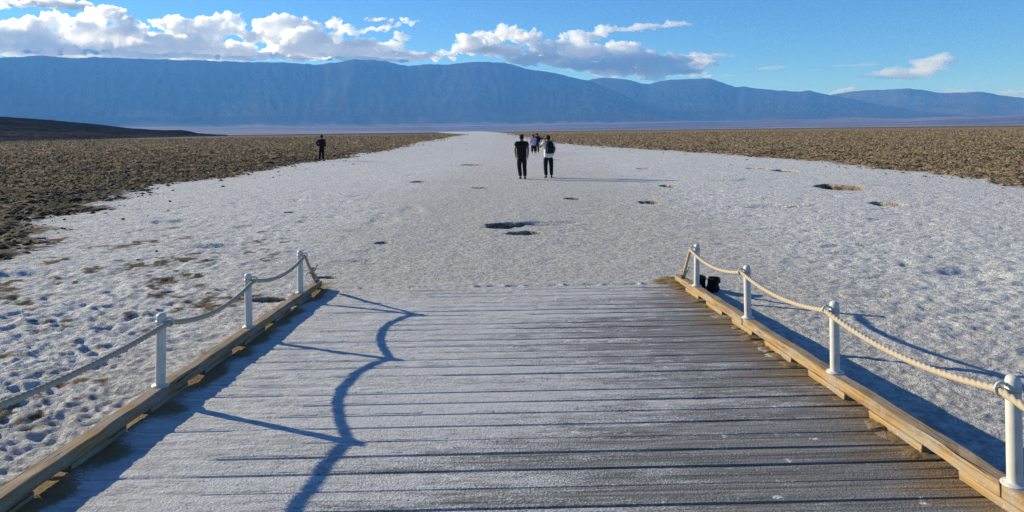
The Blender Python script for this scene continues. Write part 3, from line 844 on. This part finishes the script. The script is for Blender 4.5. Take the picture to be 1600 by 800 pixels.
def person(label, loc, rz, h, P, shirt, trousers, shoes, shirt_label=None, sleeve=.55, leg_to=1.0, wide=1.0, cap=None, tr_w=1.0, hem=0.0):
    """P: joints for a 1.75 m figure that faces +Y, in metres; keys elbowL wristL handL elbowR ... kneeL ankleL ..."""
    k = h / 1.75
    root = empty("person", loc, rz); root.scale = (k, k, k)
    tag(root, label, "person", None)
    J = dict(pelvis=(0, 0, .93), waist=(0, .005, 1.06), chest=(0, .0, 1.27), neck=(0, -.01, 1.46), head=(0, .015, 1.60), crown=(0, .01, 1.69),
             shL=(-.18, 0, 1.395), shR=(.18, 0, 1.395), elL=(-.245, -.01, 1.13), elR=(.245, -.01, 1.13), wrL=(-.25, .05, .89), wrR=(.25, .05, .89),
             hipL=(-.09, 0, .90), hipR=(.09, 0, .90), knL=(-.10, .02, .49), knR=(.10, .02, .49), anL=(-.10, 0, .09), anR=(.10, 0, .09), toe=.17, toeL=None, toeR=None)
    J.update(P)
    V = {a: Vector(b) for a, b in J.items() if isinstance(b, tuple)}
    s = Sk(1.12)
    pel = s.add(V['pelvis'], (.14, .10)); wa = s.add(V['waist'], (.125, .092), pel); ch = s.add(V['chest'], (.15, .108), wa)
    up_ = s.add(V['chest'].lerp(V['neck'], .6), (.10, .08), ch)
    ne = s.add(V['neck'], .056, up_)
    hd = V['head'] - V['neck']
    j1 = s.add(V['neck'] + hd * .55 + Vector((0, .012, 0)), (.064, .074), ne); j2 = s.add(V['head'], (.074, .092), j1); s.add(V['crown'], (.058, .07), j2)
    s.chain([(V['head'] + Vector((0, .088, -.01)), .016), (V['head'] + Vector((0, .108, -.025)), .012)], j2)      # nose
    for sd in ('L', 'R'):
        sg = -1 if sd == 'L' else 1
        s.chain([(V['head'] + Vector((sg * .074, 0, -.015)), .018), (V['head'] + Vector((sg * .083, -.012, .0)), .014)], j2)   # ears
        sh = s.add(V['sh' + sd], .06, up_)
        mid = V['sh' + sd].lerp(V['el' + sd], .5)
        a = s.chain([(mid, .049), (V['el' + sd], .04), (V['el' + sd].lerp(V['wr' + sd], .4), .038), (V['wr' + sd], .026)], sh)
        d = (V['wr' + sd] - V['el' + sd]).normalized()
        if 'ha' + sd in V: d = (V['ha' + sd] - V['wr' + sd]).normalized()
        fwd = Vector((0, 1, 0)) if abs(d.y) < .8 else Vector((0, 0, 1))
        side = d.cross(fwd).normalized(); fl = side.cross(d).normalized() * -1
        inw = Vector((-sg, 0, 0)); inw = (inw - d * inw.dot(d)).normalized()
        spread = (Vector((0, 1, 0)) - d * d.y)
        spread = spread.normalized() if spread.length > .2 else Vector((0, 0, 1))
        pm = s.add(V['wr' + sd] + d * .05, (.03, .024), a)
        for q, ln in zip((-1.5, -.5, .5, 1.5), (.062, .075, .08, .07)):
            b0 = V['wr' + sd] + d * .092 + spread * q * .017
            s.chain([(b0, .0095), (b0 + d * ln * .55 + inw * .008, .0085), (b0 + d * ln * .9 + inw * .026, .007)], pm)
        t0 = V['wr' + sd] + d * .045 + spread * .036
        s.chain([(t0, .011), (t0 + d * .035 + spread * .012 + inw * .01, .0095), (t0 + d * .058 + spread * .012 + inw * .018, .008)], pm)
        hp = s.add(V['hip' + sd], .088, pel)
        an = s.chain([(V['hip' + sd].lerp(V['kn' + sd], .5), .075), (V['kn' + sd], .055), (V['kn' + sd].lerp(V['an' + sd], .35), .052), (V['an' + sd], .036)], hp)
        tdir = V.get('toe' + sd, Vector((sg * .03, .17, 0)))
        s.chain([(V['an' + sd] + Vector((0, -.02, -.05)), .036)], an)
        s.chain([(V['an' + sd] + tdir * .6 + Vector((0, 0, -.055)), .034), (V['an' + sd] + tdir + Vector((0, 0, -.062)), .024)], an)
    link("body", s.mesh("body", 1), SKIN, root)
    # shirt
    s = Sk(1.32); w = wide
    bb = s.add(V['pelvis'] + Vector((0, 0, -.12 - hem)), (.152 * w, .112)); b0 = s.add(V['pelvis'] + Vector((0, 0, -.05)), (.15 * w, .112), bb); b1 = s.add(V['waist'], (.148 * w, .112), b0); b2 = s.add(V['chest'], (.168 * w, .12), b1)
    b3 = s.add(V['chest'].lerp(V['neck'], .62), (.115, .092), b2); s.add(V['neck'] + Vector((0, 0, -.015)), .066, b3)
    for sd in ('L', 'R'):
        sh = s.add(V['sh' + sd], .074, b3)
        e, wv = V['el' + sd], V['wr' + sd]
        if sleeve <= 1: s.chain([(V['sh' + sd].lerp(e, sleeve * .6), .066), (V['sh' + sd].lerp(e, sleeve), .062)], sh)
        else: s.chain([(V['sh' + sd].lerp(e, .5), .064), (e, .056), (e.lerp(wv, .5), .05), (e.lerp(wv, .92), .04)], sh)
    o = link("shirt", s.mesh("shirt"), shirt, root)
    if shirt_label: o["label"] = shirt_label
    # trousers
    s = Sk(1.26); p0 = s.add(V['pelvis'] + Vector((0, 0, .15)), (.118, .09)); p1 = s.add(V['pelvis'] + Vector((0, 0, -.03)), (.15, .115), p0)
    for sd in ('L', 'R'):
        hp, kn, an = V['hip' + sd], V['kn' + sd], V['an' + sd]
        q = s.add(hp + Vector((0, 0, -.04)), .098, p1)
        s.chain([(hp.lerp(kn, .5), .086 * tr_w), (kn, .070 * tr_w), (kn.lerp(an, .5 * leg_to), .066 * tr_w), (kn.lerp(an, .97 * leg_to), .058 * tr_w)], q)
    link("trousers", s.mesh("trousers"), trousers, root)
    for sd in ('L', 'R'):
        sg = -1 if sd == 'L' else 1
        an = V['an' + sd]; tdir = V.get('toe' + sd, Vector((sg * .03, .17, 0)))
        s = Sk(); a = s.add(an + Vector((0, 0, 0)), .044); b = s.add(an + Vector((0, -.03, -.045)), .045, a)
        s.chain([(an + tdir * .55 + Vector((0, 0, -.05)), .042), (an + tdir * 1.05 + Vector((0, 0, -.055)), .034)], b)
        link("shoe", s.mesh("shoe"), shoes, root)
    # hair and eyes
    hc = V['head'] + Vector((0, -.008, .012))
    hb = blob("hair", hc, (.087, .104, .112), 3, .10, lambda d: d.y > .045 and d.z < .05 or d.z < -.06 and d.y > -.02)
    link("hair", hb, HAIRM, root)
    for sg in (-1, 1):
        link("eye", blob("eye", V['head'] + Vector((sg * .03, .082, .012)), (.011, .009, .008)), EYE, root)
    if cap:
        bm = bmesh.new(); bmesh.ops.create_icosphere(bm, subdivisions=3, radius=1)
        for v in bm.verts:
            n = v.co; v.co = Vector((n.x * .094, n.y * .112, max(n.z, -.15) * .10)) + V['head'] + Vector((0, -.004, .045))
        link("cap", bm_mesh("cap", bm, True), cap, root)
    return root, V, k

BLACKT = pal("black_cotton", (.010, .012, .010)); DARKD = pal("dark_denim", (.010, .011, .015)); WHITET = pal("white_cotton", (.74, .73, .72))
LILAC = pal("lilac_cotton", (.42, .38, .66)); DARKJ = pal("dark_jacket", (.014, .014, .02)); GREYJ = pal("charcoal_jacket", (.016, .014, .014)); SHOEK = pal("dark_shoe", (.015, .014, .014)); SHOEW = pal("pale_shoe", (.5, .48, .46))
def gz(x, y):
    z = ground_fields(np.array([x]), np.array([y]), np.array([.05]))[0][0]
    return float(z)
def stand(x, y): return (x, y, gz(x, y) - .01)

person("man in black t-shirt and black trousers seen from behind, arms hanging", stand(.95, 27.9), R(4), 1.79,
       dict(shL=(-.19, 0, 1.40), shR=(.19, 0, 1.40), elL=(-.255, -.02, 1.14), elR=(.25, -.03, 1.13), wrL=(-.225, .06, .90), wrR=(.235, .03, .89), hipL=(-.085, 0, .9), knL=(-.10, .05, .49), anL=(-.055, .0, .09), knR=(.10, .02, .49), anR=(.105, -.08, .09)),
       BLACKT, DARKD, SHOEK, wide=1.08, hem=.04)
rb_, Vb, kb = person("man in white t-shirt wearing a black backpack and raising a phone", stand(2.03, 28.4), R(8), 1.76,
       dict(elL=(-.335, .06, 1.23), wrL=(-.235, .22, 1.44), haL=(-.21, .25, 1.53), elR=(.265, -.02, 1.15), wrR=(.22, .12, .95), knL=(-.115, .03, .49), anL=(-.11, -.04, .09), knR=(.115, .02, .49), anR=(.12, .03, .09)),
       WHITET, DARKD, SHOEK, hem=.02)
person("person in lilac top and wide dark cropped trousers walking away beside a dark dressed companion", stand(2.9, 57.1), R(0), 1.62,
       dict(knL=(-.11, .02, .49), anL=(-.13, -.03, .09), knR=(.12, .05, .49), anR=(.13, .03, .09)), LILAC, pal("black_linen", (.012, .012, .014)), SHOEW, leg_to=.72, tr_w=1.3, hem=.10, wide=1.1)
person("person in dark long sleeved jacket partly hidden by the lilac top walker", stand(3.42, 61.0), R(10), 1.72, dict(), DARKJ, DARKD, SHOEK, sleeve=2, hem=.06, cap=DARKJ)
person("lone person in dark jacket and cap with hand on hip at the salt edge", stand(-11.95, 48.6), R(-14), 1.80,
       dict(elL=(-.36, -.06, 1.19), wrL=(-.19, .04, .985), haL=(-.13, .09, .96), elR=(.24, .02, 1.14), wrR=(.19, .14, .96), knL=(-.14, .03, .49), anL=(-.19, .02, .09), knR=(.09, .02, .49), anR=(.10, .02, .09)),
       GREYJ, DARKD, SHOEK, sleeve=2, hem=.05, cap=GREYJ)

# backpack on the man in white
def backpack(root, k):
    o = empty("backpack", root.matrix_basis @ Vector((0, -.13, 1.0)), root.rotation_euler[2]); o.scale = (k, k, k)
    tag(o, "black backpack on the back of the man in white t-shirt", "backpack")
    bm = loft([(.02, -.03, .13, .09, .10, -.02, 0), (.02, -.04, .165, .085, .13, .05, 0), (.02, -.04, .17, .08, .135, .2, 0), (.02, -.03, .16, .08, .12, .34, 0), (.02, -.015, .13, .08, .09, .43, 0), (.02, 0, .08, .06, .05, .465, 0)], 20)
    link("bag", bm_mesh("bag", bm, True), BLACKT, o)
    bm = loft([(.02, -.14, .11, .04, .05, .02, 0), (.02, -.15, .125, .04, .06, .08, 0), (.02, -.15, .12, .04, .055, .19, 0), (.02, -.14, .10, .04, .03, .22, 0)], 16)
    link("pocket", bm_mesh("pocket", bm, True), DARKJ, o)
    for sg in (-1, 1):
        x = sg * .11
        link("strap", tube_mesh("strap", [(np.array([(x + .02, .03, .42), (x * 1.1 + .01, .09, .465), (x * 1.15, .16, .485), (x * 1.2, .25, .44), (x * 1.25, .285, .3), (x * 1.3, .25, .14), (x * 1.35 + .01, .1, .05), (x * 1.2 + .02, .0, .02)]), .02)], n=8), BLACKT, o)
    link("handle", tube_mesh("handle", [(np.array([(.02 + .04 * math.cos(a), .03, .45 + .04 * math.sin(a)) for a in np.linspace(0, math.pi, 9)]), .008)], n=6), BLACKT, o)
backpack(rb_, kb)
ph = empty("phone", rb_.matrix_basis @ Vector((-.205, .275, 1.575)), rb_.rotation_euler[2] + .3)
tag(ph, "black phone held up by the man in white t-shirt", "phone")
link("case", bm_mesh("case", box_bm(-.075, .075, -.005, .005, -.038, .038, .004)), BLACKT, ph)
sc_ = bm_mesh("screen", box_bm(-.07, .07, -.0058, -.0052, -.034, .034, 0)); link("screen", sc_, EYE, ph)

# ------------------------------------------------------------------ clouds
CL = {
 'wisp': [(-34.25,8.8,900,90),(-32.49,8.96,1125,135),(-31.04,9.0,900,135),(-29.72,8.89,562,112),(-28.37,9.12,270,67),(-27.18,9.17,180,45),(-34.32,8.38,270,45)],
 'bank1': [(-34.59,6.95,360,292),(-33.83,6.84,540,360),(-33.03,7.19,360,247),(-32.31,7.62,360,225),(-31.59,7.84,405,247),(-30.66,7.82,450,202),(-29.72,7.71,360,225),(-29.14,8.19,405,247),(-28.45,8.41,405,270),(-27.58,8.11,360,225),(-26.98,8.24,180,112),(-26.29,7.61,270,225),(-29.91,7.09,675,225),(-27.97,7.29,900,270),(-33.2,6.46,675,225),(-30.66,6.35,495,202),(-29.53,6.32,675,135),(-25.96,6.94,900,180),(-31.03,5.72,2475,202),(-33.9,5.74,1125,202),(-27.18,6.07,1350,202),(-32.31,6.6,675,225)],
 'bank2': [(-25.14,8.08,315,225),(-24.3,7.94,360,247),(-23.45,7.7,585,270),(-22.37,8.31,360,202),(-21.28,8.55,360,225),(-20.47,8.78,360,202),(-19.67,8.44,225,225),(-19.85,7.67,270,225),(-21.72,7.6,675,225),(-24.64,7.0,675,180),(-22.59,6.81,900,157),(-20.84,6.59,900,157),(-23.03,5.95,2475,202),(-18.81,7.23,315,247),(-19.13,6.64,315,180),(-17.89,8.13,405,270),(-16.72,8.46,495,292),(-16.01,8.67,315,202),(-15.3,8.4,405,247),(-14.35,8.04,315,225),(-17.19,7.38,765,270),(-14.83,7.34,765,270),(-12.7,8.57,315,202),(-11.92,8.19,360,202),(-12.9,7.38,450,202),(-11.13,7.91,315,135),(-9.69,8.13,495,135),(-8.44,8.45,225,112),(-9.44,8.89,540,90),(-7.02,8.82,315,135),(-7.44,7.46,315,202),(-8.45,6.94,540,180),(-10.7,6.82,900,225),(-13.88,6.38,2025,225),(-6.94,6.14,1350,157),(-9.46,6.23,1350,202)],
 'bank3': [(-3.88,6.24,405,180),(-2.95,6.65,360,225),(-2.22,7.26,360,270),(-1.4,7.56,315,247),(-0.57,7.35,405,292),(0.52,7.85,315,247),(1.3,8.15,270,202),(1.61,7.63,360,270),(2.84,7.41,405,270),(-0.27,6.53,1125,225),(3.61,6.48,540,180),(4.49,6.77,405,202),(5.42,6.95,450,202),(5.53,7.56,225,157),(6.35,7.65,270,180),(6.71,7.13,360,180),(7.73,7.41,315,202),(8.51,7.89,270,225),(9.17,8.07,270,157),(6.44,6.32,900,225),(3.86,5.76,1350,202),(8.48,6.27,675,270),(10.26,6.42,540,270),(10.92,6.61,315,225),(12.01,5.97,450,180),(10.5,5.61,1125,270),(13.49,5.36,900,225),(7.96,5.27,1350,270),(10.99,4.68,1350,225),(13.99,5.6,450,157),(15.21,5.55,450,180),(16.42,5.61,495,157),(17.62,5.66,360,135),(18.33,5.53,225,67),(15.44,4.95,900,180),(14.46,4.48,765,180),(2.82,5.36,360,135),(8.71,4.43,315,157),(12.48,4.03,450,135)],
 'tail': [(10.13,7.89,360,112),(11.04,8.01,315,135),(11.94,8.08,405,135),(13.29,8.12,405,90),(14.27,8.18,450,112),(15.25,8.18,180,45)],
 'dark': [(19.62,4.3,315,56),(20.41,4.42,405,78),(21.33,4.53,495,90),(22.24,4.58,225,45),(18.3,4.06,315,67),(24.67,4.28,495,33)],
 'small': [(27.72,3.68,315,90),(28.54,3.64,360,112),(29.35,3.69,360,157),(29.99,3.93,315,157),(30.66,3.72,450,157),(31.06,4.32,270,180),(31.65,4.42,337,202),(32.34,4.6,360,202),(32.79,4.57,225,157),(31.83,3.92,540,157),(29.87,3.49,900,90)],
 'puffs': [(26.27,2.67,315,112),(26.78,2.79,180,67),(25.5,2.46,225,67),(14.94,4.22,270,90),(15.91,4.24,315,112),(16.63,4.06,180,67)],
 'low': [(32.74,2.42,405,67),(33.49,2.35,405,56),(36.34,2.06,315,90),(37.03,2.12,360,90)],
 'fleece': [(26.39,4.48,450,56),(27.44,4.43,495,67),(28.27,4.43,225,45)],

}
CL['bank1'] += [(-36.5, 7.0, 700, 300), (-39, 6.6, 900, 350), (-42, 7.2, 900, 420), (-45, 6.5, 900, 380), (-48.5, 7.0, 1000, 420), (-52, 6.6, 900, 350), (-56, 7.2, 1000, 400), (-38, 8.2, 600, 250), (-43.5, 8.4, 700, 260), (-50, 8.3, 800, 260),  # bank carried on unseen past the left frame edge to shade the mountains
   (-33, 6.0, 900, 110), (-28, 5.95, 900, 110), (-23, 5.95, 700, 100), (-31, 5.8, 800, 60), (-25, 5.85, 800, 60)]
CL['bank2'] += [(-18, 5.95, 800, 110), (-13, 6.0, 700, 110), (-20.5, 5.85, 700, 70), (-16, 5.85, 700, 60), (-11, 5.95, 600, 70), (-9, 6.0, 500, 70)]
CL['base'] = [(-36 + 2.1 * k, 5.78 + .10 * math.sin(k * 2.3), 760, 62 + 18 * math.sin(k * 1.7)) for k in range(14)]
if 0: {
}
def cloud(name, key, label, D, dens, aniso=.45, seed=0, detail=1.0, vox=48, depth=1.0, col=(1, 1, 1)):
    q = random.Random(seed)
    bm0 = bmesh.new(); bmesh.ops.create_icosphere(bm0, subdivisions=2, radius=1)
    bv = np.array([v.co for v in bm0.verts]); bf = np.array([[v.index for v in f.verts] for f in bm0.faces]); bm0.free()
    Vs, Fs, o = [], [], 0
    sph = []
    SCL = D / 25000
    for az, el, rx, rz in CL[key]:
        rx *= 1.10 * SCL; rz *= 1.09 * SCL
        d = D + q.uniform(-1, 1) * 900 * depth * SCL
        a, e = R(az), R(el)
        c = np.array([math.sin(a) * d, math.cos(a) * d, math.tan(e) * d])
        tx = np.array([math.cos(a), -math.sin(a), 0]); ty = np.array([math.sin(a), math.cos(a), 0])
        ry = max(rz * 1.3, rx * .7)
        sph.append((c, rx, ry, rz, tx, ty))
        n = int(detail * (10 + rx * rz / 6000 / SCL ** 2))
        for _ in range(n):
            th_ = q.uniform(0, 2 * math.pi); w = q.uniform(-.45, 1) if rz > 150 * SCL else q.uniform(-.7, .8)
            rr = math.sqrt(max(0, 1 - w * w))
            f = q.uniform(.16, .48) * min(rx, rz * 1.6)
            c2 = c + tx * (rx * .88 * rr * math.cos(th_)) + ty * (ry * .88 * rr * math.sin(th_)) + np.array([0, 0, rz * .88 * w])
            sph.append((c2, f * q.uniform(.9, 1.5), f, f * q.uniform(.7, 1.0), tx, ty))
    for c, rx, ry, rz, tx, ty in sph:
        V = c + np.outer(bv[:, 0] * rx, tx) + np.outer(bv[:, 1] * ry, ty) + np.outer(bv[:, 2] * rz, [0, 0, 1])
        Vs.append(V); Fs.append(bf + o); o += len(bv)
    V = np.concatenate(Vs)
    cen = V.mean(0); cen[2] = V[:, 2].min()
    me = np_mesh(name, V - cen, np.concatenate(Fs))
    ob = bpy.data.objects.new(name, me); COL.objects.link(ob)
    md = ob.modifiers.new("r", 'REMESH'); md.mode = 'VOXEL'; md.voxel_size = vox
    bpy.context.view_layer.update()
    m2 = bpy.data.meshes.new_from_object(ob.evaluated_get(DG()))
    bpy.data.objects.remove(ob); bpy.data.meshes.remove(me)
    m2.name = name
    n = len(m2.vertices)
    co = np.empty(n * 3, np.float32); m2.vertices.foreach_get("co", co); co = co.reshape(-1, 3)
    no = np.empty(n * 3, np.float32); m2.vertex_normals.foreach_get("vector", no); no = no.reshape(-1, 3)
    dsp = np.zeros(n)
    for w_, am, sd in ((620, 150, 1), (300, 95, 2), (150, 55, 3), (80, 26, 4)):
        am *= 1.25 * detail * SCL; w_ *= SCL
        dsp += am * (np.abs(gn(co[:, 0] / w_ + co[:, 1] / w_ * .61, co[:, 2] / w_ * 1.25 - co[:, 1] / w_ * .47, seed * 10 + sd)) * 2.2 - .6)
    co = co + no * dsp[:, None] * np.array([1, 1, .8])
    m2.vertices.foreach_set("co", co.astype(np.float32).ravel()); m2.update(); smooth(m2)
    ob = link(name, m2, mat_cloud(name, dens, aniso, col)); ob.location = cen
    print(key, n, 'lowest', round(float(co[:, 2].min() + cen[2])), 'dist', round(float(np.hypot(co[:, 0] + cen[0], co[:, 1] + cen[1]).min())))
    tag(ob, label, "cloud")
    return n
tot = 0
D0 = 27500
tot += cloud("cloud", "bank1", "large white cloud bank over the left end of the mountains", 17500, .009, seed=1, vox=32)
tot += cloud("cloud", "bank2", "broad white cloud bank over the left middle ridge, right of the largest", 17200, .009, seed=2, vox=32)
tot += cloud("cloud", "base", "long flat grey cloud base lying along the left mountain crest", 15900, .014, seed=12, detail=.55, vox=30, col=(.93, .95, .98))  # grey tint in the volume colour stands in for the shaded underside
tot += cloud("cloud", "bank3", "white cloud bank with grey underside over the middle mountains", D0 + 100, .006, seed=3, vox=46)
tot += cloud("cloud", "wisp", "thin white cloud streak at the upper left corner", D0 + 3500, .0030, seed=4, detail=.6)
tot += cloud("cloud", "tail", "narrow white streamer trailing from the middle cloud bank", D0 + 1200, .0036, seed=5, detail=.6, vox=36)
tot += cloud("cloud", "dark", "thin grey wisp just right of the middle cloud bank", D0 - 2000, .0016, seed=6, detail=.35, vox=32, col=(.55, .6, .7))
tot += cloud("cloud", "small", "small isolated white cloud over the right mountains", D0 + 200, .0036, seed=7, detail=.8, vox=36)
tot += cloud("cloud", "puffs", "row of tiny white puffs peeping over the right middle ridge", D0 + 2500, .004, seed=8, detail=.5, vox=32)
tot += cloud("cloud", "low", "low white clouds just showing over the far right peaks", D0 + 2600, .003, seed=9, detail=.4, vox=32)
tot += cloud("cloud", "fleece", "faint thin cloud streak left of the small isolated cloud", D0 + 2600, .0008, seed=10, detail=.3, vox=32)
print("cloud verts", tot)

# ------------------------------------------------------------------ haze
hz = bpy.data.materials.new("haze"); hz.use_nodes = True
n_ = hz.node_tree.nodes; n_.remove(n_["Principled BSDF"])
pv = n_.new("ShaderNodeVolumePrincipled")
pv.inputs["Color"].default_value = (.115, .37, 1.0, 1)
pv.inputs["Absorption Color"].default_value = (1, 1, 1, 1)
pv.inputs["Density"].default_value = 5.6e-5
pv.inputs["Anisotropy"].default_value = .1
pv.inputs["Density Attribute"].default_value = ""
pv.inputs["Temperature Attribute"].default_value = ""
hz.node_tree.links.new(pv.outputs[0], n_["Material Output"].inputs["Volume"])
bm = bmesh.new(); bmesh.ops.create_cube(bm, size=1)
for v in bm.verts:
    v.co = Vector((v.co.x * 44000, 0 + v.co.y * 44000, 1455 * (v.co.z + .5) - 8 * (.5 - v.co.z)))
hb = link("haze", bm_mesh("haze", bm), hz)
tag(hb, kind="stuff")
